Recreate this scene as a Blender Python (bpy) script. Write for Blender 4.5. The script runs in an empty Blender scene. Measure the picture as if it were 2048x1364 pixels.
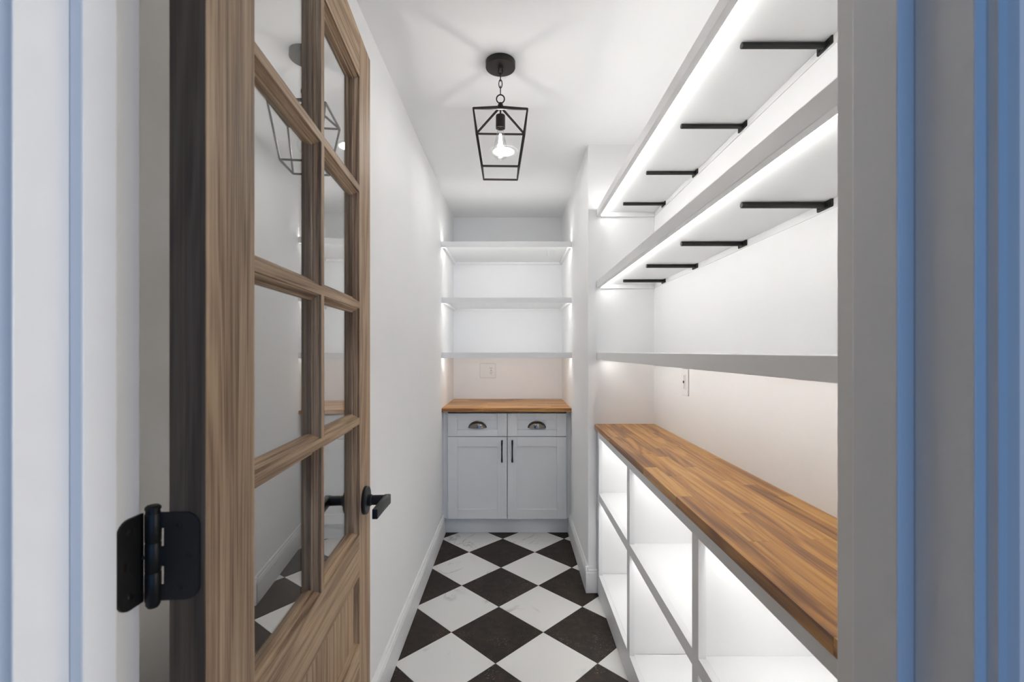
import bpy, bmesh, math, random
from mathutils import Vector, Matrix
random.seed(7)
scene = bpy.context.scene
COL = scene.collection
R = math.radians

# ------------------------------------------------------------------ camera, world, light, exposure
H = 1.316                                   # camera height
cam_d = bpy.data.cameras.new('camera'); cam = bpy.data.objects.new('camera', cam_d); COL.objects.link(cam)
cam.location = (0, 0, H); cam.rotation_euler = (R(90), 0, 0)
cam_d.sensor_width = 36; cam_d.lens = 920 / 2048 * 36
cam_d.shift_x = -3 / 2048; cam_d.shift_y = 21 / 2048
cam_d.clip_start = 0.02
cam_d.dof.use_dof = True; cam_d.dof.focus_distance = 1.9; cam_d.dof.aperture_fstop = 8
scene.camera = cam
world = bpy.data.worlds.new('hall_daylight'); scene.world = world; world.use_nodes = True
bg = world.node_tree.nodes['Background']; bg.inputs[0].default_value = (0.90, 0.95, 1.0, 1); bg.inputs[1].default_value = 0.07
hw = bpy.data.lights.new('assumed_daylight_light', 'AREA'); hw.shape = 'RECTANGLE'; hw.size = 0.8; hw.size_y = 1.7; hw.energy = 6.2; hw.color = (0.08, 0.40, 1.0)
hwo = bpy.data.objects.new('assumed_daylight_light', hw); COL.objects.link(hwo); hwo.location = (0.30, -1.3, 1.45); hwo.rotation_euler = (R(90), 0, 0)   # assumed daylight: blue area light added behind the camera, no window built
hl = bpy.data.lights.new('jamb_fill_light', 'AREA'); hl.shape = 'RECTANGLE'; hl.size = 0.3; hl.size_y = 1.4; hl.energy = 13; hl.color = (1.0, 0.98, 0.95)
hlo = bpy.data.objects.new('jamb_fill_light', hl); COL.objects.link(hlo); hlo.location = (1.55, 0.06, 1.5); hlo.rotation_euler = (R(90), 0, R(90))   # added fill light from the right, brightens the left jamb
vs = scene.view_settings
vs.view_transform = 'Standard'; vs.look = 'None'; vs.gamma = 1; vs.use_curve_mapping = False; vs.exposure = 0.58
scene.cycles.diffuse_bounces = 5; scene.cycles.max_bounces = 10
LED = 24.0          # radiance of the shelf light strips
BULB = 1.8         # watts of the pendant bulb
CAN = 42.0          # radiance of the recessed downlight

# ------------------------------------------------------------------ room measures (metres; y is depth)
XL, XR, XN = -0.506, 0.770, 0.409           # left wall, alcove wall, niche right wall
YF0, YF1 = 0.339, 0.4545                    # doorway wall, hall face and pantry face
YA, YB = 2.52, 3.885                        # alcove end wall, niche back wall
ZC = 2.448                                  # ceiling

# ------------------------------------------------------------------ materials
def nt(name):
    m = bpy.data.materials.new(name); m.use_nodes = True
    t = m.node_tree; return m, t, t.nodes['Principled BSDF'], t.nodes, t.links
def node(ns, kind, **kw):
    n = ns.new(kind)
    for k, v in kw.items(): setattr(n, k, v)
    return n
def paint(name, col, rough=0.55, var=0.02, bump=0.02, scale=60):
    m, t, p, ns, ln = nt(name)
    tc = node(ns, 'ShaderNodeTexCoord'); nz = node(ns, 'ShaderNodeTexNoise'); nz.inputs['Scale'].default_value = 3
    ln.new(tc.outputs['Object'], nz.inputs['Vector'])
    mx = node(ns, 'ShaderNodeMix', data_type='RGBA')
    mx.inputs[6].default_value = (*[c * (1 - var) for c in col], 1); mx.inputs[7].default_value = (*[min(1, c * (1 + var)) for c in col], 1)
    ln.new(nz.outputs['Fac'], mx.inputs[0]); ln.new(mx.outputs[2], p.inputs['Base Color'])
    p.inputs['Roughness'].default_value = rough
    if bump:
        n2 = node(ns, 'ShaderNodeTexNoise'); n2.inputs['Scale'].default_value = scale; n2.inputs['Detail'].default_value = 4
        ln.new(tc.outputs['Object'], n2.inputs['Vector'])
        b = node(ns, 'ShaderNodeBump'); b.inputs['Strength'].default_value = bump; b.inputs['Distance'].default_value = 0.002
        ln.new(n2.outputs['Fac'], b.inputs['Height']); ln.new(b.outputs['Normal'], p.inputs['Normal'])
    return m
def metal(name, col, rough, metallic=1.0):
    m, t, p, ns, ln = nt(name)
    tc = node(ns, 'ShaderNodeTexCoord'); nz = node(ns, 'ShaderNodeTexNoise'); nz.inputs['Scale'].default_value = 120
    ln.new(tc.outputs['Object'], nz.inputs['Vector'])
    mr = node(ns, 'ShaderNodeMapRange'); mr.inputs[3].default_value = rough * 0.85; mr.inputs[4].default_value = rough * 1.15
    ln.new(nz.outputs['Fac'], mr.inputs[0]); ln.new(mr.outputs[0], p.inputs['Roughness'])
    p.inputs['Base Color'].default_value = (*col, 1); p.inputs['Metallic'].default_value = metallic
    return m
def emit(name, col, strength):
    m, t, p, ns, ln = nt(name)
    ns.remove(p); e = node(ns, 'ShaderNodeEmission'); e.inputs[0].default_value = (*col, 1); e.inputs[1].default_value = strength
    ln.new(e.outputs[0], ns['Material Output'].inputs[0]); return m
def glass(name, f0=0.04, tint=(0.97, 0.98, 0.98), power=5):
    m, t, p, ns, ln = nt(name); ns.remove(p)
    g = node(ns, 'ShaderNodeNewGeometry')
    d = node(ns, 'ShaderNodeVectorMath', operation='DOT_PRODUCT'); ln.new(g.outputs['Normal'], d.inputs[0]); ln.new(g.outputs['Incoming'], d.inputs[1])
    a = node(ns, 'ShaderNodeMath', operation='ABSOLUTE'); ln.new(d.outputs['Value'], a.inputs[0])
    s = node(ns, 'ShaderNodeMath', operation='SUBTRACT'); s.inputs[0].default_value = 1; ln.new(a.outputs[0], s.inputs[1])
    w = node(ns, 'ShaderNodeMath', operation='POWER'); ln.new(s.outputs[0], w.inputs[0]); w.inputs[1].default_value = power
    f = node(ns, 'ShaderNodeMath', operation='MULTIPLY_ADD'); ln.new(w.outputs[0], f.inputs[0]); f.inputs[1].default_value = 1 - f0; f.inputs[2].default_value = f0
    tr = node(ns, 'ShaderNodeBsdfTransparent'); tr.inputs[0].default_value = (*tint, 1)
    gl = node(ns, 'ShaderNodeBsdfGlossy'); gl.inputs['Roughness'].default_value = 0.0
    mx = node(ns, 'ShaderNodeMixShader'); ln.new(f.outputs[0], mx.inputs[0]); ln.new(tr.outputs[0], mx.inputs[1]); ln.new(gl.outputs[0], mx.inputs[2])
    ln.new(mx.outputs[0], ns['Material Output'].inputs[0]); return m
def wood(name, axis, cols, fine=1.0, rough=0.5, rand=0.0, ring=0.35, ringscale=1.0, bump=0.15, lo=0.22, hi=0.78):
    """grain runs along local axis 0/1/2; cols dark, mid, light; rand: value spread by object"""
    m, t, p, ns, ln = nt(name)
    tc = node(ns, 'ShaderNodeTexCoord'); oi = node(ns, 'ShaderNodeObjectInfo')
    off = node(ns, 'ShaderNodeVectorMath', operation='SCALE'); off.inputs[0].default_value = (3.1, 7.7, 5.3)
    k = node(ns, 'ShaderNodeMath', operation='MULTIPLY'); ln.new(oi.outputs['Random'], k.inputs[0]); k.inputs[1].default_value = 9
    ln.new(k.outputs[0], off.inputs['Scale'])
    ad = node(ns, 'ShaderNodeVectorMath', operation='ADD'); ln.new(tc.outputs['Object'], ad.inputs[0]); ln.new(off.outputs[0], ad.inputs[1])
    def mapped(s_along, s_across):
        mp = node(ns, 'ShaderNodeMapping'); s = [s_across] * 3; s[axis] = s_along
        mp.inputs['Scale'].default_value = s; ln.new(ad.outputs[0], mp.inputs['Vector']); return mp
    m1 = mapped(3.0 * fine, 220 * fine); n1 = node(ns, 'ShaderNodeTexNoise'); n1.inputs['Scale'].default_value = 1; n1.inputs['Detail'].default_value = 6; n1.inputs['Roughness'].default_value = 0.65
    ln.new(m1.outputs[0], n1.inputs['Vector'])
    m2 = mapped(1.2 * ringscale, 16 * ringscale); n2 = node(ns, 'ShaderNodeTexNoise'); n2.inputs['Scale'].default_value = 1; n2.inputs['Detail'].default_value = 3; n2.inputs['Distortion'].default_value = 0.6
    ln.new(m2.outputs[0], n2.inputs['Vector'])
    sn = node(ns, 'ShaderNodeMath', operation='MULTIPLY'); ln.new(n2.outputs['Fac'], sn.inputs[0]); sn.inputs[1].default_value = 34
    si = node(ns, 'ShaderNodeMath', operation='SINE'); ln.new(sn.outputs[0], si.inputs[0])
    r1 = node(ns, 'ShaderNodeMath', operation='MULTIPLY_ADD'); ln.new(si.outputs[0], r1.inputs[0]); r1.inputs[1].default_value = ring * 0.3; r1.inputs[2].default_value = 0
    sm = node(ns, 'ShaderNodeMath', operation='ADD'); ln.new(n1.outputs['Fac'], sm.inputs[0]); ln.new(r1.outputs[0], sm.inputs[1])
    if rand:
        rr = node(ns, 'ShaderNodeMath', operation='MULTIPLY_ADD'); ln.new(oi.outputs['Random'], rr.inputs[0]); rr.inputs[1].default_value = rand; rr.inputs[2].default_value = -rand / 2
        s2 = node(ns, 'ShaderNodeMath', operation='ADD'); ln.new(sm.outputs[0], s2.inputs[0]); ln.new(rr.outputs[0], s2.inputs[1]); sm = s2
    cr = node(ns, 'ShaderNodeValToRGB'); e = cr.color_ramp.elements
    e[0].position = lo; e[0].color = (*cols[0], 1); e[1].position = hi; e[1].color = (*cols[2], 1)
    x = cr.color_ramp.elements.new(0.5); x.color = (*cols[1], 1)
    ln.new(sm.outputs[0], cr.inputs[0]); ln.new(cr.outputs[0], p.inputs['Base Color'])
    p.inputs['Roughness'].default_value = rough
    b = node(ns, 'ShaderNodeBump'); b.inputs['Strength'].default_value = bump; b.inputs['Distance'].default_value = 0.001
    ln.new(n1.outputs['Fac'], b.inputs['Height']); ln.new(b.outputs['Normal'], p.inputs['Normal'])
    return m
def marble():
    m, t, p, ns, ln = nt('white_marble')
    tc = node(ns, 'ShaderNodeTexCoord'); oi = node(ns, 'ShaderNodeObjectInfo')
    k = node(ns, 'ShaderNodeMath', operation='MULTIPLY'); ln.new(oi.outputs['Random'], k.inputs[0]); k.inputs[1].default_value = 40
    cb = node(ns, 'ShaderNodeCombineXYZ'); ln.new(k.outputs[0], cb.inputs[0]); ln.new(k.outputs[0], cb.inputs[2])
    ad = node(ns, 'ShaderNodeVectorMath', operation='ADD'); ln.new(tc.outputs['Object'], ad.inputs[0]); ln.new(cb.outputs[0], ad.inputs[1])
    n1 = node(ns, 'ShaderNodeTexNoise'); n1.inputs['Scale'].default_value = 3.2; n1.inputs['Detail'].default_value = 5; n1.inputs['Distortion'].default_value = 1.1
    ln.new(ad.outputs[0], n1.inputs['Vector'])
    a = node(ns, 'ShaderNodeMath', operation='SUBTRACT'); ln.new(n1.outputs['Fac'], a.inputs[0]); a.inputs[1].default_value = 0.5
    b = node(ns, 'ShaderNodeMath', operation='ABSOLUTE'); ln.new(a.outputs[0], b.inputs[0])
    mr = node(ns, 'ShaderNodeMapRange'); mr.inputs[1].default_value = 0.0; mr.inputs[2].default_value = 0.022; mr.inputs[3].default_value = 1; mr.inputs[4].default_value = 0
    ln.new(b.outputs[0], mr.inputs[0])
    n2 = node(ns, 'ShaderNodeTexNoise'); n2.inputs['Scale'].default_value = 4.5; n2.inputs['Detail'].default_value = 2
    ln.new(ad.outputs[0], n2.inputs['Vector'])
    m2 = node(ns, 'ShaderNodeMapRange'); m2.inputs[1].default_value = 0.53; m2.inputs[2].default_value = 0.70
    ln.new(n2.outputs['Fac'], m2.inputs[0])
    mu = node(ns, 'ShaderNodeMath', operation='MULTIPLY'); ln.new(mr.outputs[0], mu.inputs[0]); ln.new(m2.outputs[0], mu.inputs[1])
    mx = node(ns, 'ShaderNodeMix', data_type='RGBA'); mx.inputs[6].default_value = (0.73, 0.72, 0.695, 1); mx.inputs[7].default_value = (0.22, 0.21, 0.20, 1)
    ln.new(mu.outputs[0], mx.inputs[0]); ln.new(mx.outputs[2], p.inputs['Base Color'])
    p.inputs['Roughness'].default_value = 0.42
    return m
def dark_stone():
    m, t, p, ns, ln = nt('dark_stone')
    tc = node(ns, 'ShaderNodeTexCoord'); oi = node(ns, 'ShaderNodeObjectInfo')
    k = node(ns, 'ShaderNodeMath', operation='MULTIPLY'); ln.new(oi.outputs['Random'], k.inputs[0]); k.inputs[1].default_value = 40
    cb = node(ns, 'ShaderNodeCombineXYZ'); ln.new(k.outputs[0], cb.inputs[0]); ln.new(k.outputs[0], cb.inputs[2])
    ad = node(ns, 'ShaderNodeVectorMath', operation='ADD'); ln.new(tc.outputs['Object'], ad.inputs[0]); ln.new(cb.outputs[0], ad.inputs[1])
    n1 = node(ns, 'ShaderNodeTexNoise'); n1.inputs['Scale'].default_value = 26; n1.inputs['Detail'].default_value = 6
    ln.new(ad.outputs[0], n1.inputs['Vector'])
    cr = node(ns, 'ShaderNodeValToRGB'); e = cr.color_ramp.elements
    e[0].position = 0.35; e[0].color = (0.012, 0.009, 0.007, 1); e[1].position = 0.72; e[1].color = (0.034, 0.021, 0.014, 1)
    ln.new(n1.outputs['Fac'], cr.inputs[0])
    v = node(ns, 'ShaderNodeTexNoise'); v.inputs['Scale'].default_value = 130; v.inputs['Detail'].default_value = 4; v.inputs['Roughness'].default_value = 0.7
    ln.new(ad.outputs[0], v.inputs['Vector'])
    mr = node(ns, 'ShaderNodeMapRange'); mr.inputs[1].default_value = 0.57; mr.inputs[2].default_value = 0.74
    ln.new(v.outputs['Fac'], mr.inputs[0])
    n3 = node(ns, 'ShaderNodeTexNoise'); n3.inputs['Scale'].default_value = 9; ln.new(ad.outputs[0], n3.inputs['Vector'])
    m3 = node(ns, 'ShaderNodeMapRange'); m3.inputs[1].default_value = 0.45; m3.inputs[2].default_value = 0.65; ln.new(n3.outputs['Fac'], m3.inputs[0])
    mu = node(ns, 'ShaderNodeMath', operation='MULTIPLY'); ln.new(mr.outputs[0], mu.inputs[0]); ln.new(m3.outputs[0], mu.inputs[1])
    mx = node(ns, 'ShaderNodeMix', data_type='RGBA'); mx.inputs[7].default_value = (0.30, 0.24, 0.19, 1)
    ln.new(mu.outputs[0], mx.inputs[0]); ln.new(cr.outputs[0], mx.inputs[6]); ln.new(mx.outputs[2], p.inputs['Base Color'])
    p.inputs['Roughness'].default_value = 0.55; p.inputs['Specular IOR Level'].default_value = 0.25
    return m

M = {}
M['wall'] = paint('wall_paint', (0.86, 0.86, 0.86), 0.7)
M['ceiling'] = paint('ceiling_paint', (0.84, 0.84, 0.84), 0.8)
M['trim'] = paint('trim_paint', (0.84, 0.84, 0.84), 0.4, bump=0)
M['jamb'] = paint('jamb_paint', (0.82, 0.82, 0.82), 0.4, bump=0)
M['shelf'] = paint('shelf_paint', (0.84, 0.84, 0.84), 0.45, bump=0.01)
M['cabinet'] = paint('cabinet_paint', (0.80, 0.805, 0.81), 0.38, bump=0)
M['plate'] = paint('switch_plastic', (0.83, 0.83, 0.82), 0.3, bump=0)
M['slot'] = paint('slot_dark', (0.05, 0.05, 0.05), 0.5, bump=0)
M['shade_outline'] = paint('plate_shade_grey', (0.40, 0.40, 0.40), 0.6, bump=0)  # grey for the shadow line painted round the wall plates
M['slider'] = paint('slider_grey', (0.42, 0.42, 0.42), 0.4, bump=0)
M['black'] = metal('matte_black_metal', (0.012, 0.012, 0.012), 0.45, 0.3)
M['bronze'] = metal('dark_bronze_metal', (0.020, 0.016, 0.013), 0.38, 0.5)
M['pewter'] = metal('dark_pewter', (0.22, 0.20, 0.18), 0.18)
M['grout'] = paint('grout', (0.12, 0.105, 0.09), 0.9, bump=0)
M['marble'] = marble(); M['stone'] = dark_stone()
OAK = ((0.120, 0.062, 0.027), (0.310, 0.198, 0.110), (0.440, 0.312, 0.192))
M['oak_z'] = wood('oak_upright', 2, OAK, fine=1.5, rough=0.55, lo=0.28, hi=0.72)
M['oak_y'] = wood('oak_crosswise', 1, OAK, fine=1.5, rough=0.55, lo=0.28, hi=0.72)
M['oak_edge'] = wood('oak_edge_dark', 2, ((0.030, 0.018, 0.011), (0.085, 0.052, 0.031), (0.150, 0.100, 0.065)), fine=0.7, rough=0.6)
BB = ((0.170, 0.064, 0.015), (0.430, 0.200, 0.044), (0.580, 0.325, 0.092))
M['block_y'] = wood('butcher_block_long', 1, BB, fine=0.33, rough=0.36, rand=0.36, ring=0.4, ringscale=0.8, bump=0.05)
M['block_x'] = wood('butcher_block_cross', 0, BB, fine=0.33, rough=0.36, rand=0.36, ring=0.4, ringscale=0.8, bump=0.05)
M['glass'] = glass('pane_glass', 0.06, (0.99, 0.995, 0.99), 1.6)
M['bulb_glass'] = glass('bulb_glass', 0.06, power=3)
M['led'] = emit('led_strip_light', (1.0, 0.985, 0.965), LED)
M['can'] = emit('downlight_lens', (1.0, 0.985, 0.96), CAN)
M['can_added'] = emit('downlight_lens_added', (1.0, 0.985, 0.96), CAN * 0.6)  # lens of the added, unseen ceiling light
M['filament'] = emit('filament_glow', (1.0, 0.93, 0.82), 7)
M['hall_floor'] = wood('hall_floor_oak', 1, OAK, rough=0.5)

# ------------------------------------------------------------------ mesh helpers
class MB:
    def __init__(s): s.bm = bmesh.new()
    def box(s, x0, x1, y0, y1, z0, z1, bev=0.0):
        tmp = bmesh.new()
        vs_ = [tmp.verts.new(v) for v in ((x0,y0,z0),(x1,y0,z0),(x1,y1,z0),(x0,y1,z0),(x0,y0,z1),(x1,y0,z1),(x1,y1,z1),(x0,y1,z1))]
        for f in ((0,3,2,1),(4,5,6,7),(0,1,5,4),(1,2,6,5),(2,3,7,6),(3,0,4,7)): tmp.faces.new([vs_[i] for i in f])
        if bev: bmesh.ops.bevel(tmp, geom=tmp.edges[:], offset=bev, segments=2, profile=0.5, affect='EDGES')
        s._merge(tmp); return s
    def prism(s, pts, axis, a0, a1, bev=0.0):
        """2-D outline extruded along axis; outline coordinates are the other two axes in x,y,z order"""
        def mk(p, a):
            c = list(p); c.insert(axis, a); return c
        tmp = bmesh.new()
        lo = [tmp.verts.new(mk(p, a0)) for p in pts]; hi = [tmp.verts.new(mk(p, a1)) for p in pts]
        n = len(pts); tmp.faces.new(lo); tmp.faces.new(hi)
        for i in range(n): tmp.faces.new((lo[i], lo[(i+1) % n], hi[(i+1) % n], hi[i]))
        bmesh.ops.recalc_face_normals(tmp, faces=tmp.faces[:])
        if bev: bmesh.ops.bevel(tmp, geom=tmp.edges[:], offset=bev, segments=2, profile=0.5, affect='EDGES')
        s._merge(tmp); return s
    def tube(s, pts, r, closed=False, seg=10, square=False, radii=None):
        tmp = bmesh.new(); pts = [Vector(p) for p in pts]; n = len(pts); rings = []
        if square: seg = 4
        prev = None
        for i, p in enumerate(pts):
            if closed: d = pts[(i+1) % n] - pts[i-1]
            else: d = pts[min(i+1, n-1)] - pts[max(i-1, 0)]
            d.normalize()
            if prev is None:
                u = d.orthogonal().normalized() if not square else (Vector((0,0,1)).cross(d) if abs(d.z) < 0.95 else Vector((1,0,0)).cross(d)).normalized()
            else:
                u = (prev - d * prev.dot(d)).normalized()
            prev = u; v = d.cross(u); rr = radii[i] if radii else r
            ph = math.pi / 4 if square else 0; k = 1.4142 if square else 1
            rings.append([tmp.verts.new(p + (u * math.cos(ph + 2*math.pi*j/seg) + v * math.sin(ph + 2*math.pi*j/seg)) * rr * k) for j in range(seg)])
        for i in range(n if closed else n - 1):
            a, b = rings[i], rings[(i+1) % n]
            for j in range(seg): tmp.faces.new((a[j], a[(j+1) % seg], b[(j+1) % seg], b[j]))
        if not closed: tmp.faces.new(rings[0]); tmp.faces.new(rings[-1])
        bmesh.ops.recalc_face_normals(tmp, faces=tmp.faces[:])
        s._merge(tmp); return s
    def lathe(s, prof, origin=(0,0,0), axis='z', seg=32):
        """prof: (radius, height); revolved round the axis through origin"""
        tmp = bmesh.new(); rings = []
        def mk(r, h, a):
            c, sn = r * math.cos(a), r * math.sin(a)
            v = {'z': (c, sn, h), 'x': (h, c, sn), 'y': (c, h, sn)}[axis]
            return Vector(v) + Vector(origin)
        for r, h in prof:
            rings.append([tmp.verts.new(mk(0, h, 0))] if r < 1e-6 else [tmp.verts.new(mk(r, h, 2*math.pi*j/seg)) for j in range(seg)])
        for a, b in zip(rings, rings[1:]):
            for j in range(seg):
                k = (j+1) % seg
                if len(a) == 1 and len(b) == 1: continue
                if len(a) == 1: tmp.faces.new((a[0], b[j], b[k]))
                elif len(b) == 1: tmp.faces.new((a[j], a[k], b[0]))
                else: tmp.faces.new((a[j], a[k], b[k], b[j]))
        bmesh.ops.recalc_face_normals(tmp, faces=tmp.faces[:])
        s._merge(tmp); return s
    def _merge(s, tmp):
        me = bpy.data.meshes.new('t'); tmp.to_mesh(me); tmp.free(); s.bm.from_mesh(me); bpy.data.meshes.remove(me)
    def build(s, name, mat, parent=None, smooth=False, loc=None):
        me = bpy.data.meshes.new(name); s.bm.to_mesh(me); s.bm.free()
        if smooth:
            me.polygons.foreach_set('use_smooth', [True] * len(me.polygons))
            try: me.set_sharp_from_angle(angle=R(35))
            except Exception: pass
        me.materials.append(mat)
        o = bpy.data.objects.new(name, me); COL.objects.link(o)
        if parent: o.parent = parent
        if loc: o.location = loc
        return o
def empty(name, loc=(0,0,0), rz=0):
    o = bpy.data.objects.new(name, None); COL.objects.link(o); o.empty_display_size = 0.05
    o.location = loc; o.rotation_euler = (0, 0, rz); return o
def tag(o, label=None, cat=None, group=None, kind=None):
    if label: o['label'] = label
    if cat: o['category'] = cat
    if group: o['group'] = group
    if kind: o['kind'] = kind
    return o
def copy_tree(o, parent=None):
    c = o.copy(); COL.objects.link(c); c.parent = parent
    for ch in o.children: copy_tree(ch, c)
    return c
def rrect(w, h, r, corners=(1,1,1,1), n=6):
    """rounded rectangle outline centred on 0,0; corners: ++, -+, --, +-"""
    pts = []
    for q, (sx, sy) in enumerate(((1,1),(-1,1),(-1,-1),(1,-1))):
        if not corners[q]: pts.append((sx*w/2, sy*h/2)); continue
        cx, cy = sx*(w/2-r), sy*(h/2-r)
        for i in range(n+1):
            a = math.pi/2*q + math.pi/2*i/n
            pts.append((cx + r*math.cos(a), cy + r*math.sin(a)))
    return pts

# ------------------------------------------------------------------ the room
def struct(name, mb, mat, label): return tag(mb.build(name, mat), label, kind='structure')
struct('wall_left', MB().box(XL-0.1, XL, YF1, YB+0.1, -0.02, ZC), M['wall'], 'white painted wall behind the open wooden door')
struct('wall_back', MB().box(XL, XN, YB, YB+0.1, -0.02, ZC), M['wall'], 'white wall at the back of the shelved niche')
struct('wall_right', MB().box(XR, XR+0.1, YF1, YA, -0.02, ZC), M['wall'], 'white wall behind the long shelves')
struct('wall_partition', MB().box(XN, XR+0.1, YA, YB+0.1, -0.02, ZC), M['wall'], 'white wall end beside the niche, closing off the long shelves')
struct('ceiling', MB().box(XL-0.1, XR+0.1, YF0, YB+0.1, ZC, ZC+0.1), M['ceiling'], 'flat white ceiling of the pantry')
XJL, XJR = -0.369, 0.3195                   # faces of the door jambs
ZH = 2.056                                  # underside of the head jamb
g = 0.021
struct('wall_front', MB().prism([(-1.6,-0.02),(XJL-g,-0.02),(XJL-g,ZH+g),(XJR+g,ZH+g),(XJR+g,-0.02),(1.6,-0.02),(1.6,ZC+0.1),(-1.6,ZC+0.1)], 1, YF0, YF1-0.0005),
       M['wall'], 'white wall around the pantry doorway')
struct('floor_hall', MB().box(-1.6, 1.6, -2.2, YF0, -0.04, 0.0), M['hall_floor'], 'oak floor of the hall outside the doorway')

# floor with tiles laid diagonally
floor = tag(MB().box(XL-0.05, XR+0.05, YF0, YB+0.05, -0.06, -0.0012).build('floor', M['grout']), 'black and white diagonal checkerboard tile floor', kind='structure')
D = 0.431; HALF = D/2 - 0.0016
def clip(poly, ax, lim, keep_less):
    out = []
    for i in range(len(poly)):
        a, b = poly[i-1], poly[i]
        ia = (a[ax] <= lim) == keep_less; ib = (b[ax] <= lim) == keep_less
        if ia != ib:
            t = (lim - a[ax]) / (b[ax] - a[ax]); out.append(tuple(a[k] + t*(b[k]-a[k]) for k in (0,1)))
        if ib: out.append(b)
    return out
FX0, FX1, FY0, FY1 = XL+0.001, 0.50, YF0+0.001, 3.39
full = None
for i in range(-3, 5):
    for j in range(-8, 6):
        for colr, (cx, cy) in (('stone', (-0.0758 + D*i, 2.588 + D*j)), ('marble', (-0.0758 - D/2 + D*i, 2.588 - D/2 + D*j))):
            dia = [(HALF,0),(0,HALF),(-HALF,0),(0,-HALF)]
            p = [(cx+x, cy+y) for x, y in dia]
            q = clip(clip(clip(clip(p,0,FX0,False),0,FX1,True),1,FY0,False),1,FY1,True)
            if len(q) < 3: continue
            ar = abs(sum(q[k-1][0]*q[k][1]-q[k][0]*q[k-1][1] for k in range(len(q))))/2
            if ar < 2e-4: continue
            mb = MB().prism([(x-cx, y-cy) for x, y in q], 2, -0.008, 0.0)
            bmesh.ops.bevel(mb.bm, geom=[e for e in mb.bm.edges if all(v.co.z > -0.001 for v in e.verts)], offset=0.0008, segments=1, affect='EDGES')
            mb.build('floor_tile', M[colr], floor, loc=(cx, cy, 0))

# door frame
def jamb(name, xf, sgn, stop_x, sy0, sy1, label):
    b = xf + sgn*0.019
    o = struct(name, MB().box(min(xf,b), max(xf,b), YJ0[name], YF1, 0, ZH, 0.0012), M['jamb'], label)
    MB().box(min(stop_x, xf), max(stop_x, xf), sy0, sy1, 0, ZH-0.012, 0.0015).build('door_stop', M['jamb'], o)
    return o
YJ0 = {'trim_1': 0.3388, 'trim_2': 0.3185}
jamb('trim_1', XJL, -1, -0.3576, 0.3817, 0.4154, 'white door jamb carrying the black hinge')
jamb('trim_2', XJR, 1, 0.3057, 0.3660, 0.4154, 'white door jamb in front of the long shelves')
hd = struct('trim_3', MB().box(XJL-0.019, XJR+0.019, YF0-0.001, YF1, ZH, ZH+0.019, 0.001), M['jamb'], 'white head jamb over the doorway')
MB().box(XJL+0.012, XJR-0.014, 0.3817, 0.4154, ZH-0.012, ZH, 0.0015).build('door_stop', M['jamb'], hd)
def casing(name, x_in, sgn, y_back, label):
    prof = [(0,0),(0,-0.0075),(0.006,-0.0078),(0.010,-0.0115),(0.060,-0.0150),(0.068,-0.018),(0.085,-0.018),(0.085,0)]
    return struct(name, MB().prism([(x_in + sgn*a, y_back + b) for a, b in prof], 2, 0, ZH+0.09), M['jamb'], label)
casing('trim_4', XJL-0.010, -1, 0.3388, 'white casing on the hinge side of the doorway')
casing('trim_5', XJR+0.0083, 1, 0.3185, 'white casing on the latch side of the doorway')

# baseboards
def base_prof(d): return [(0,0),(d*0.0145,0),(d*0.0145,0.108),(d*0.0125,0.114),(d*0.0125,0.122),(d*0.0085,0.128),(d*0.0065,0.140),(0,0.142)]
struct('baseboard_left', MB().prism([(XL+a, z) for a, z in base_prof(1)], 1, YF1+0.001, 3.34), M['trim'], 'white moulded baseboard along the wall behind the door')
struct('baseboard_right', MB().prism([(XN+a, z) for a, z in base_prof(-1)], 1, YA-0.012, 3.34), M['trim'], 'white moulded baseboard along the short wall by the niche')
struct('baseboard_end', MB().prism([(YA+a, z) for a, z in base_prof(-1)], 0, XN-0.0145, 0.4575), M['trim'], 'white baseboard wrapping the wall end beside the open cabinet')

# ------------------------------------------------------------------ glazed oak door
DW, DT = 0.689, 0.035
door = tag(empty('door_1', (-0.3095, 0.463, 0), math.atan(0.0717)), 'brown oak door with eight glass panes standing open on the left', kind='structure')
STK = [(0,0.0),(0.0,0.0042),(0.0026,0.0046),(0.0042,0.0070),(0.0062,0.0100),(0.0066,0.0125),(0.0100,0.0130),(0.0100,0.0155)]   # sticking: reach into the opening, depth
def edge(c, s):          # profile polyline from the front face to the back face at face edge c
    f = [(-d, c + s*r) for r, d in STK]
    return f + [(-DT + d, c + s*r) for r, d in reversed(STK)]
def member(c0, c1, left, right):
    e1 = edge(c1, 1) if right else [(0, c1), (-DT, c1)]
    e0 = edge(c0, -1) if left else [(0, c0), (-DT, c0)]
    return e1 + e0[::-1]
S0, S1, MU0, MU1 = 0.0996, 0.5877, 0.3360, 0.3513
Z = dict(top=(1.943, 2.044), lock=(0.8025, 0.8973), low=(0.55, 0.65), bot=(0.012, 0.20))
MZ = [1.680, 1.4143, 1.150]; MH = 0.0153
MB().prism(member(0, S0, False, True), 2, 0.012, 2.044).build('stile', M['oak_z'], door)
MB().prism(member(S1, DW, True, False), 2, 0.012, 2.044).build('stile', M['oak_z'], door)
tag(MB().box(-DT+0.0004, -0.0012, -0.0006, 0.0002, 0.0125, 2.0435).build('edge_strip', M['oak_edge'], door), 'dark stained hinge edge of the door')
def rail(z0, z1, lo, hi, name='rail'):
    return MB().prism(member(z0, z1, lo, hi), 1, S0, S1).build(name, M['oak_y'], door)
rail(*Z['top'], True, False); rail(*Z['lock'], True, True); rail(*Z['low'], True, True); rail(*Z['bot'], False, True)
for z in MZ: rail(z, z+MH, True, True, 'muntin')
rows = [(MZ[0]+MH, Z['top'][0]), (MZ[1]+MH, MZ[0]), (MZ[2]+MH, MZ[1]), (Z['lock'][1], MZ[2])]
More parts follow.
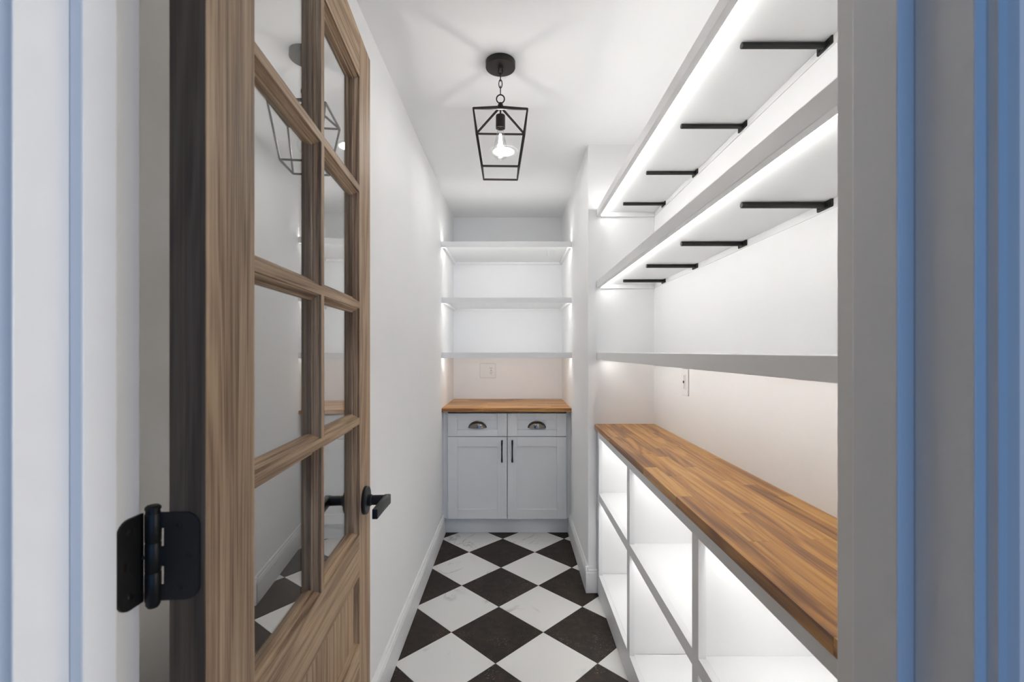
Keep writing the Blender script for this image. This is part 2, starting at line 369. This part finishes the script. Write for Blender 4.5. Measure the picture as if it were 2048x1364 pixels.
for z0, z1 in rows:
    MB().prism(member(MU0, MU1, True, True), 2, z0, z1).build('muntin', M['oak_z'], door)
    for y0, y1 in ((S0, MU0), (MU1, S1)):
        MB().box(-0.0183, -0.0167, y0+0.0095, y1-0.0095, z0+0.0095, z1-0.0095).build('glass_pane', M['glass'], door)
for z0, z1 in ((Z['low'][1], Z['lock'][0]), (Z['bot'][1], Z['low'][0])):
    MB().box(-0.024, -0.011, S0+0.005, S1-0.005, z0+0.005, z1-0.005).build('door_panel', M['oak_z'], door)
# lever handles, one each side
def lever(side):
    x0 = 0.0 if side > 0 else -DT
    h = MB().lathe([(0,0),(0.033,0),(0.033,0.006),(0.031,0.0085),(0,0.0085)], axis='x', seg=40)
    o = h.build('lever_handle', M['black'], door, True, loc=(x0, 0.634, 0.962))
    if side < 0: o.rotation_euler = (0, 0, 0); o.scale = (-1, 1, 1)
    MB().lathe([(0,0.008),(0.0135,0.008),(0.0135,0.016),(0.0115,0.018),(0.0115,0.050),(0,0.050)], axis='x', seg=28).build('neck', M['black'], o, True)
    bar = [(0.045,0.012),(0.058,0.0125),(0.0605,0.008),(0.056,-0.040),(0.052,-0.098),(0.040,-0.098),(0.043,-0.04),(0.045,-0.012)]
    MB().prism(bar, 2, -0.0115, 0.0105, 0.0018).build('lever', M['black'], o, True)
lever(1); lever(-1)
# hinge at mid height
HZ = 1.112; HH = 0.0875
th = math.atan(0.0717)
pin = Matrix.Rotation(-th, 3, 'Z') @ Vector((-0.3585 + 0.3095, 0.4575 - 0.463, 0))
kn = MB().lathe([(0,-0.0505),(0.0045,-0.0500),(0.0062,-0.0470)] + [(0.0062,0.0470),(0.0068,0.0475),(0.0068,0.0495),(0.005,0.0512),(0,0.0515)], seg=20)
hinge = kn.build('hinge', M['black'], door, True, loc=(pin.x, pin.y, HZ))
for k in range(-1, 2):   # knuckle sleeves
    MB().lathe([(0,-0.0142),(0.0066,-0.0140),(0.0069,-0.0135),(0.0069,0.0135),(0.0066,0.0140),(0,0.0142)], (0,0,k*0.0292), seg=20).build('knuckle', M['black'], hinge, True)
# leaf on the door's hinge edge (local y just below 0)
dx = -pin.x
lw = 0.0405
lw = 0.0335
pts = [(x + 0.0105 + lw/2, z) for x, z in rrect(lw, HH, 0.014, (1,0,0,1))]
xl0 = min(p[0] for p in pts)
notch = []
for x, z in pts: notch.append((x, z))
lm = MB().prism(notch, 1, -pin.y - 0.0026, -pin.y + 0.0002, 0.0004)
for z0, z1 in ((0.0285, 0.0437), (-0.0095, 0.0095), (-0.0437, -0.0285)): lm.box(0.003, 0.0108, -pin.y - 0.0024, -pin.y, z0, z1)
leaf = lm.build('leaf', M['black'], hinge)
for x, z in ((0.0255, 0.031), (0.0345, 0.0), (0.0255, -0.031)):
    MB().lathe([(0,-0.0032),(0.0022,-0.0030),(0.0040,-0.0024),(0.0042,-0.0018)], (x, -pin.y + 0.0, z), 'y', 16).build('screw', M['bronze'], leaf, True)
# leaf on the jamb: set in world axes, turned back by the door's angle
pw = Vector((-0.3585, 0.4575, 0)); inv = Matrix.Rotation(-th, 3, 'Z')
def jw(x, y): v = inv @ Vector((x - pw.x, y - pw.y, 0)); return v.x, v.y
def jamb_leaf():
    mb = MB(); y0, y1 = 0.4262, 0.4560
    o = rrect(y1-y0, HH, 0.014, (0,1,1,0)); tmp = bmesh.new()
    a = []; b = []
    for y, z in o:
        yy = (y0+y1)/2 + y
        x1, q1 = jw(XJL+0.0024, yy); x0, q0 = jw(XJL+0.0001, yy)
        a.append(tmp.verts.new((x1, q1, z))); b.append(tmp.verts.new((x0, q0, z)))
    tmp.faces.new(a); tmp.faces.new(b)
    for i in range(len(a)): tmp.faces.new((a[i], a[(i+1) % len(a)], b[(i+1) % len(a)], b[i]))
    # tongue round to the knuckle
    bmesh.ops.recalc_face_normals(tmp, faces=tmp.faces[:]); mb._merge(tmp)
    x0, q0 = jw(XJL+0.0012, 0.4545)
    mb.tube([(x0, q0, 0), ((x0)*0.45, q0*0.5+0.0005, 0), (0, 0, 0)], 0.0014, square=True)
    return mb
lf = jamb_leaf().build('leaf', M['black'], hinge)
for y, z in ((0.4400, 0.031), (0.4330, 0.0), (0.4400, -0.031)):
    x, q = jw(XJL+0.0026, y)
    MB().lathe([(0,0.0004),(0.0022,0.0004),(0.0040,-0.0002),(0.0042,-0.0006)], (x, q, z), 'x', 16).build('screw', M['bronze'], lf, True)

# ------------------------------------------------------------------ long shelves on the right, with brackets
SX = 0.455                                  # front of the lips
YS0 = YF1 + 0.002
LIP, BOARD = 0.039, 0.019
TOPS = {'top': 2.094, 'middle': 1.702, 'bottom': 1.310}
def long_shelf(which, zt, up):
    o = tag(empty('wall_shelf', (SX, YS0, zt-LIP)), {'top': 'highest long white shelf on the right, glowing underneath',
        'middle': 'long white shelf on the right between the two others, four black brackets under it',
        'bottom': 'lowest long white shelf, running above the long wooden counter'}[which], 'shelf', 'long white shelves on the right wall')
    L = YA - YS0 - 0.001
    MB().box(0.0195, XR-SX-0.0005, 0, L, LIP-BOARD, LIP).build('board', M['shelf'], o)
    MB().box(0, 0.019, 0, L, 0, LIP, 0.0008).build('front_lip', M['shelf'], o)
    MB().box(XR-SX-0.0030, XR-SX-0.0005, 0, L-0.0195, LIP-BOARD-0.022, LIP-BOARD-0.0005).build('cleat', M['shelf'], o)
    MB().box(0.022, XR-SX-0.0005, L-0.018, L-0.0005, LIP-BOARD-0.024, LIP-BOARD-0.0005, 0.0005).build('cleat', M['shelf'], o)
    MB().box(0.0192, 0.0215, 0.02, L-0.022, 0.001, 0.009).build('light_strip', M['led'], o)
    if up: MB().box(0.020, 0.030, 0.02, L-0.02, LIP+0.0002, LIP+0.0025).build('light_strip', M['led_up'], o)
M['led_cubby'] = emit('led_strip_cubby', (1.0, 0.985, 0.965), LED*1.7)
M['led_up'] = emit('led_strip_uplight', (1.0, 0.985, 0.965), LED*0.9)
for w in ('top', 'middle', 'bottom'): long_shelf(w, TOPS[w], w == 'top')
def bracket():
    o = empty('shelf_bracket')
    MB().lathe([(0,-0.208),(0.0062,-0.208),(0.0075,-0.2068),(0.0075,-0.004),(0,-0.004)], axis='x', seg=20).build('rod', M['black'], o, True)
    pl = MB().prism(rrect(0.055, 0.022, 0.003), 0, -0.0045, -0.0003, 0.0005).build('mounting_plate', M['black'], o)
    for s in (-1, 1):
        MB().lathe([(0,-0.0062),(0.0028,-0.0060),(0.0038,-0.0048),(0.0038,-0.0044)], (0, s*0.019, -0.002), 'x', 14).build('screw', M['bronze'], pl, True)
    return o
b0 = bracket(); first = True
order = ['nearest the doorway', 'second from the doorway', 'third from the doorway', 'farthest from the doorway']
for w in ('top', 'middle'):
    for k, y in enumerate((1.130, 1.536, 1.937, 2.344)):
        o = b0 if first else copy_tree(b0); first = False
        o.location = (XR-0.0030, y, TOPS[w]-BOARD-0.0077)
        tag(o, 'black rod bracket under the %s long shelf, %s' % ({'top': 'highest', 'middle': 'second highest'}[w], order[k]), 'bracket', 'black rod shelf brackets')

# ------------------------------------------------------------------ long counter and open cabinet under it
CZ1, CZ0 = 0.920, 0.8935
def counter(name, along, a0, a1, b0_, b1, z0, z1, nrow, mat, lens, label):
    """staves run along axis `along` (0 x, 1 y); b0..b1 is the other axis"""
    o = tag(empty(name, ((a0, b0_, z0) if along == 0 else (b0_, a0, z0))), label, 'countertop', 'butcher block countertops')
    w = (b1-b0_)/nrow; n = 0
    for r in range(nrow):
        a = 0.0; L = a1-a0; firstp = True
        while a < L - 1e-4:
            ln_ = random.uniform(*lens) * (random.uniform(0.3, 1) if firstp else 1); firstp = False
            e = min(L, a + ln_)
            if L - e < 0.12: e = L
            lo, hi = r*w, (r+1)*w
            j = 0.00015; c = ((a+e)/2, (lo+hi)/2)
            mb = MB(); ha, hb = (e-a)/2 - j, (hi-lo)/2 - j; hz = (z1-z0)/2
            if along == 0: mb.box(-ha, ha, -hb, hb, -hz, hz, 0.0004)
            else: mb.box(-hb, hb, -ha, ha, -hz, hz, 0.0004)
            mb.build('stave', mat, o, loc=((c[0], c[1], hz) if along == 0 else (c[1], c[0], hz)))
            a = e
    return o
counter('wooden_countertop', 1, YF1+0.002, YA-0.001, 0.4437, XR-0.001, CZ0, CZ1, 7, M['block_y'], (0.28, 0.80), 'long butcher block countertop under the long shelves')
FX = 0.4580
cab = tag(empty('open_cabinet', (FX, YF1, 0)), 'white open-fronted cabinet with cubbies under the long wooden counter', 'cabinet')
def cb(name, x0, x1, y0, y1, z0, z1, bev=0.0, mat='cabinet'):
    return MB().box(x0-FX, x1-FX, y0-YF1, y1-YF1, z0, z1, bev).build(name, M[mat], cab)
Y0, Y1 = YF1+0.003, YA-0.016
ST = [(Y0, Y0+0.036), (1.140, 1.180), (1.816, 1.856), (Y1-0.036, Y1)]
for y0, y1 in ST: cb('stile', FX, FX+0.019, y0, y1, 0.114, 0.8515)
cb('top_rail', FX, FX+0.019, Y0, Y1, 0.852, 0.893)
for (a, b), (c, d) in zip(ST, ST[1:]): cb('middle_rail', FX, FX+0.019, b+0.0003, c-0.0003, 0.5135, 0.5545)
cb('toe_kick', FX, FX+0.019, Y0, YA-0.002, 0.0005, 0.1135)
cb('back_panel', XR-0.007, XR-0.001, Y0, Y1, 0.1, 0.892, mat='shelf')
for y0, y1 in ((Y0, Y0+0.018), (1.151, 1.169), (1.827, 1.845), (Y1-0.018, Y1)): cb('partition', FX+0.0195, XR-0.0075, y0, y1, 0.1145, 0.892, mat='shelf')
cb('bounce_panel', FX+0.0195, XR-0.0075, Y0+0.0185, Y1-0.0185, 0.8925, 0.8932, mat='shelf')  # unseen white sheet added to keep warm wood bounce out of the cubbies
bays = [(Y0+0.0185, 1.1505), (1.1695, 1.8265), (1.8455, Y1-0.0185)]
for y0, y1 in bays:
    cb('bottom_shelf', FX+0.0195, XR-0.0075, y0, y1, 0.096, 0.1135, mat='shelf')
    cb('middle_shelf', FX+0.0195, XR-0.0075, y0, y1, 0.536, 0.5540, mat='shelf')
    cb('light_strip', FX+0.0195, FX+0.022, y0+0.03, y1-0.03, 0.872, 0.884, mat='led_cubby')
    cb('light_strip', FX+0.0195, FX+0.022, y0+0.03, y1-0.03, 0.518, 0.530, mat='led_cubby')

# ------------------------------------------------------------------ niche: cabinet, counter, shelves
YD = 3.285
nc = tag(empty('base_cabinet', (0, YD, 0)), 'white two-door cabinet with two drawers in the end niche', 'cabinet')
def nb(name, x0, x1, y0, y1, z0, z1, bev=0.0, mat='cabinet', parent=None, loc=None):
    return MB().box(x0, x1, y0-YD, y1-YD, z0, z1, bev).build(name, M[mat], parent or nc)
nb('body', -0.470, 0.3785, YD+0.0800, YB-0.002, 0.118, 0.890)
nb('filler', XL+0.001, -0.4705, YD+0.0205, YD+0.06, 0.118, 0.890); nb('filler', 0.379, XN-0.001, YD+0.0205, YD+0.06, 0.118, 0.890)
nb('toe_kick', XL+0.001, XN-0.001, 3.344, 3.362, 0.0005, 0.117)
def shaker(name, x0, x1, z0, z1, fw, fh):
    cx = (x0+x1)/2
    o = nb(name, x0+fw-0.002, x1-fw+0.002, YD+0.0095, YD+0.0185, z0+fh-0.002, z1-fh+0.002)
    for a, b in ((x0, x0+fw), (x1-fw, x1)): nb('frame_stile', a, b, YD, YD+0.020, z0, z1, 0.0012, parent=o)
    for a, b in ((z0, z0+fh), (z1-fh, z1)): nb('frame_rail', x0+fw+0.0001, x1-fw-0.0001, YD+0.0001, YD+0.0199, a, b, 0.0010, parent=o)
    return o
XM = -0.0448; G = 0.0021
for x0, x1, hx, px in ((-0.4685, XM-G, -0.0820, -0.257), (XM+G, 0.377, -0.0087, 0.167)):
    d = shaker('cabinet_door', x0, x1, 0.1205, 0.7058, 0.068, 0.068)
    hp = [(hx, -0.001, 0.528), (hx, -0.014, 0.530), (hx, -0.024, 0.540), (hx, -0.026, 0.560), (hx, -0.0285, 0.603), (hx, -0.026, 0.646), (hx, -0.024, 0.666), (hx, -0.014, 0.676), (hx, -0.001, 0.678)]
    tag(MB().tube(hp, 0.005, radii=[0.0068,0.0058,0.0066,0.0052,0.0046,0.0052,0.0066,0.0058,0.0068]).build('handle', M['bronze'], d, True), 'dark bronze bar handle')
    w = shaker('drawer', x0, x1, 0.7105, 0.8740, 0.068, 0.047)
    # cup pull: quarter ellipsoid shell, open below, with a rim
    tmp = bmesh.new(); A, B, C = 0.062, 0.046, 0.030; nu, nv = 24, 8; z0 = 0.770
    def grid(k, yo):
        return [[tmp.verts.new((px + A*k*math.cos(math.pi*u/nu), yo - C*k*math.sin(math.pi*u/nu)*math.cos(math.pi/2*v/nv), z0 + B*k*math.sin(math.pi*u/nu)*math.sin(math.pi/2*v/nv))) for v in range(nv+1)] for u in range(nu+1)]
    for k in (1.0, 0.93):
        gg = grid(k, 0.0092)
        for u in range(nu):
            for v in range(nv): tmp.faces.new((gg[u][v], gg[u+1][v], gg[u+1][v+1], gg[u][v+1]))
    bmesh.ops.remove_doubles(tmp, verts=tmp.verts[:], dist=1e-5); bmesh.ops.recalc_face_normals(tmp, faces=tmp.faces[:])
    mb = MB(); mb._merge(tmp)
    cup = tag(mb.build('cup_pull', M['pewter'], w, True), 'dark pewter cup pull')
    rim = [(px + A*1.02*math.cos(math.pi*u/24), 0.0075, z0 + B*1.02*math.sin(math.pi*u/24)) for u in range(25)]
    MB().tube(rim, 0.0026, seg=8).build('rim', M['pewter'], w, True)
counter('wooden_countertop', 0, XL+0.001, XN-0.001, 3.232, YB-0.001, 0.8915, 0.9165, 14, M['block_x'], (0.25, 0.55), 'short butcher block countertop on the niche cabinet')
YN0 = 3.226
nlab = {'top': 'highest white shelf in the end niche, nothing but ceiling above it', 'middle': 'white niche shelf between the highest and the lowest', 'bottom': 'lowest white niche shelf, above the outlet and wooden counter'}
for w in ('top', 'middle', 'bottom'):
    zt = {'top': 2.088, 'middle': 1.695, 'bottom': 1.309}[w]
    o = tag(empty('niche_shelf', (XL, YN0, zt-LIP)), nlab[w], 'shelf', 'white shelves in the end niche')
    W = XN - XL; DD = YB - YN0
    MB().box(0.001, W-0.001, 0.0195, DD-0.001, LIP-BOARD, LIP).build('board', M['shelf'], o)
    MB().box(0.001, W-0.001, 0, 0.019, 0, LIP, 0.0008).build('front_lip', M['shelf'], o)
    MB().box(0.0205, W-0.0205, DD-0.019, DD-0.001, LIP-BOARD-0.020, LIP-BOARD-0.0005, 0.0005).build('cleat', M['shelf'], o)
    for a in (0.001, W-0.020): MB().box(a, a+0.019, 0.024, DD-0.001, LIP-BOARD-0.020, LIP-BOARD-0.0005, 0.0005).build('cleat', M['shelf'], o)
    MB().box(0.006, W-0.006, 0.0192, 0.0215, 0.001, 0.008).build('light_strip', M['led_niche'] if 'led_niche' in M else M.setdefault('led_niche', emit('led_strip_niche', (1.0, 0.985, 0.965), LED*1.9)), o)
    if w == 'top': MB().box(0.006, W-0.006, 0.012, 0.020, LIP+0.0002, LIP+0.0025).build('light_strip', M['led_up'], o)

# ------------------------------------------------------------------ switch plates
ou = tag(empty('outlet_plate', (-0.217, YB, 1.154)), 'white double wall plate with outlet above the niche counter', 'outlet')
MB().prism(rrect(0.1335, 0.1235, 0.006), 1, -0.0018, -0.0002).build('shade_outline', M['shade_outline'], ou)  # grey rim painted in as the shade line round the plate
MB().prism(rrect(0.130, 0.120, 0.005), 1, -0.006, -0.0003, 0.0012).build('cover', M['plate'], ou)
MB().prism(rrect(0.034, 0.068, 0.002), 1, -0.0085, -0.0055, 0.0008).build('blank_insert', M['plate'], ou, loc=(-0.026, 0, 0))
rc = MB().prism(rrect(0.034, 0.068, 0.002), 1, -0.0085, -0.0055, 0.0008).build('receptacle', M['plate'], ou, loc=(0.028, 0, 0))
for s in (-1, 1):
    for x in (-0.0065, 0.0065): MB().box(x-0.0014, x+0.0014, -0.0089, -0.0082, s*0.019-0.0045+0.004, s*0.019+0.0045+0.004).build('slot', M['slot'], rc)
    MB().lathe([(0,-0.0089),(0.0027,-0.0089),(0.0027,-0.0080)], (0, 0, s*0.019-0.0075), 'y', 12).build('slot', M['slot'], rc)
MB().box(-0.008, 0.008, -0.0094, -0.0084, -0.003, 0.003).build('reset_button', M['slider'], rc)
sw = tag(empty('dimmer_switch', (XR, 2.055, 1.179)), 'white slider dimmer switch on the wall under the lowest long shelf', 'switch')
MB().prism(rrect(0.0770, 0.1200, 0.005), 0, -0.0018, -0.0002).build('shade_outline', M['shade_outline'], sw)  # shade line round the dimmer plate, put in as a grey rim
MB().prism(rrect(0.074, 0.117, 0.004), 0, -0.006, -0.0003, 0.0012).build('cover', M['plate'], sw)
MB().prism(rrect(0.034, 0.068, 0.002), 0, -0.0078, -0.0055, 0.0006).build('insert', M['plate'], sw)
MB().box(-0.0084, -0.0076, -0.0028, 0.0028, -0.030, 0.030).build('slot', M['slider'], sw)
MB().box(-0.0125, -0.0082, -0.0050, 0.0050, -0.004, 0.006, 0.0012).build('slider_knob', M['slot'], sw)

# ------------------------------------------------------------------ pendant lantern
PX, PY = -0.051, 1.800
pend = tag(empty('pendant_lantern', (PX, PY, ZC)), 'black open cage lantern with a clear bulb hanging from the ceiling', 'pendant lamp')
ch = H - ZC                                 # local height of the camera level
cano = MB().lathe([(0,-0.0005),(0.058,-0.0005),(0.058,-0.021),(0.0565,-0.0235),(0.012,-0.0245),(0.010,-0.030),(0,-0.030)], seg=48).build('canopy', M['bronze'], pend, True)
def ring(c, r1, r2, plane, n=24):
    c = Vector(c); pts = []
    for i in range(n):
        a = 2*math.pi*i/n; p, q = r1*math.cos(a), r2*math.sin(a)
        pts.append(c + (Vector((p, 0, q)) if plane == 'xz' else Vector((0, p, q))))
    return pts
MB().tube(ring((0,0,-0.037), 0.008, 0.010, 'xz'), 0.0022, True, 8).build('canopy_loop', M['bronze'], pend, True)
for k, z in enumerate((-0.058, -0.085, -0.110)):
    MB().tube(ring((0,0,z), 0.0065, 0.0165, 'yz' if k % 2 == 0 else 'xz'), 0.0019, True, 8).build('chain_link', M['bronze'], pend, True)
apex = ch + 0.962
MB().tube(ring((0,0,ch+0.988), 0.0155, 0.0165, 'xz'), 0.0026, True, 10).build('hanging_ring', M['bronze'], pend, True)
MB().lathe([(0,apex+0.012),(0.008,apex+0.010),(0.011,apex),(0.014,apex-0.006),(0.011,apex-0.014),(0,apex-0.016)], seg=20).build('hub', M['bronze'], pend, True)
rot = R(1.5); t, b, zt, zb = 0.100, 0.068, ch+0.898, ch+0.698
def cor(s, z): return [Matrix.Rotation(rot, 3, 'Z') @ Vector((x*s, y*s, z)) for x, y in ((-1,-1),(1,-1),(1,1),(-1,1))]
T, Bm = cor(t, zt), cor(b, zb)
for i in range(4):
    MB().tube([T[i], T[(i+1) % 4]], 0.0031, square=True).build('cage_bar', M['bronze'], pend)
    MB().tube([Bm[i], Bm[(i+1) % 4]], 0.0031, square=True).build('cage_bar', M['bronze'], pend)
    MB().tube([T[i], Bm[i]], 0.0031, square=True).build('cage_bar', M['bronze'], pend)
    MB().tube([T[i], (0,0,apex-0.004)], 0.0031, square=True).build('cage_bar', M['bronze'], pend)
sz = ch + 0.873
MB().tube([(0,0,apex-0.01),(0,0,ch+0.925)], 0.0035).build('stem', M['bronze'], pend, True)
MB().lathe([(0,0.053),(0.012,0.053),(0.0178,0.050),(0.0185,0.046),(0.0185,0.0),(0.0165,0.0),(0.0165,0.012),(0,0.012)], (0,0,sz)).build('socket', M['bronze'], pend, True)
bulb = MB().lathe([(0.0125,0.010),(0.0130,-0.004),(0.0140,-0.018),(0.0175,-0.040),(0.0240,-0.066),(0.0290,-0.084),(0.0300,-0.094),(0.0275,-0.105),(0.0200,-0.115),(0.010,-0.1195),(0,-0.1205)], (0,0,sz), seg=32).build('bulb', M['bulb_glass'], pend, True)
fil = MB()
for i in range(8):
    a = 2*math.pi*i/8; a2 = a + math.pi/8
    fil.tube([(0.004*math.cos(a), 0.004*math.sin(a), sz-0.022), (0.011*math.cos(a2), 0.011*math.sin(a2), sz-0.092)], 0.0009, seg=5)
fo = fil.build('filament', M['filament'], bulb); fo['kind'] = 'stuff'
ld = bpy.data.lights.new('bulb_light', 'POINT'); ld.energy = BULB; ld.color = (1.0, 0.96, 0.91); ld.shadow_soft_size = 0.012
lo = bpy.data.objects.new('bulb_light', ld); COL.objects.link(lo); lo.parent = pend; lo.location = (0, 0, sz-0.06)

# ------------------------------------------------------------------ recessed downlight
for dy, dl in ((2.60, 'round recessed ceiling light behind the lantern'), (1.00, 'added unseen ceiling light between the lantern and the doorway')):  # the second one is added out of view to brighten the door area
    rl = tag(empty('recessed_downlight', (-0.056, dy, ZC)), dl, 'ceiling light', 'recessed downlights')
    MB().lathe([(0.058,-0.0030),(0.066,-0.0065),(0.079,-0.0045),(0.081,-0.0004)], seg=48).build('trim_ring', M['trim'], rl, True)
    MB().lathe([(0,-0.0022),(0.0595,-0.0022),(0.0595,-0.0008),(0,-0.0008)], seg=48).build('lens', M['can'] if dy > 2 else M['can_added'], rl, True)
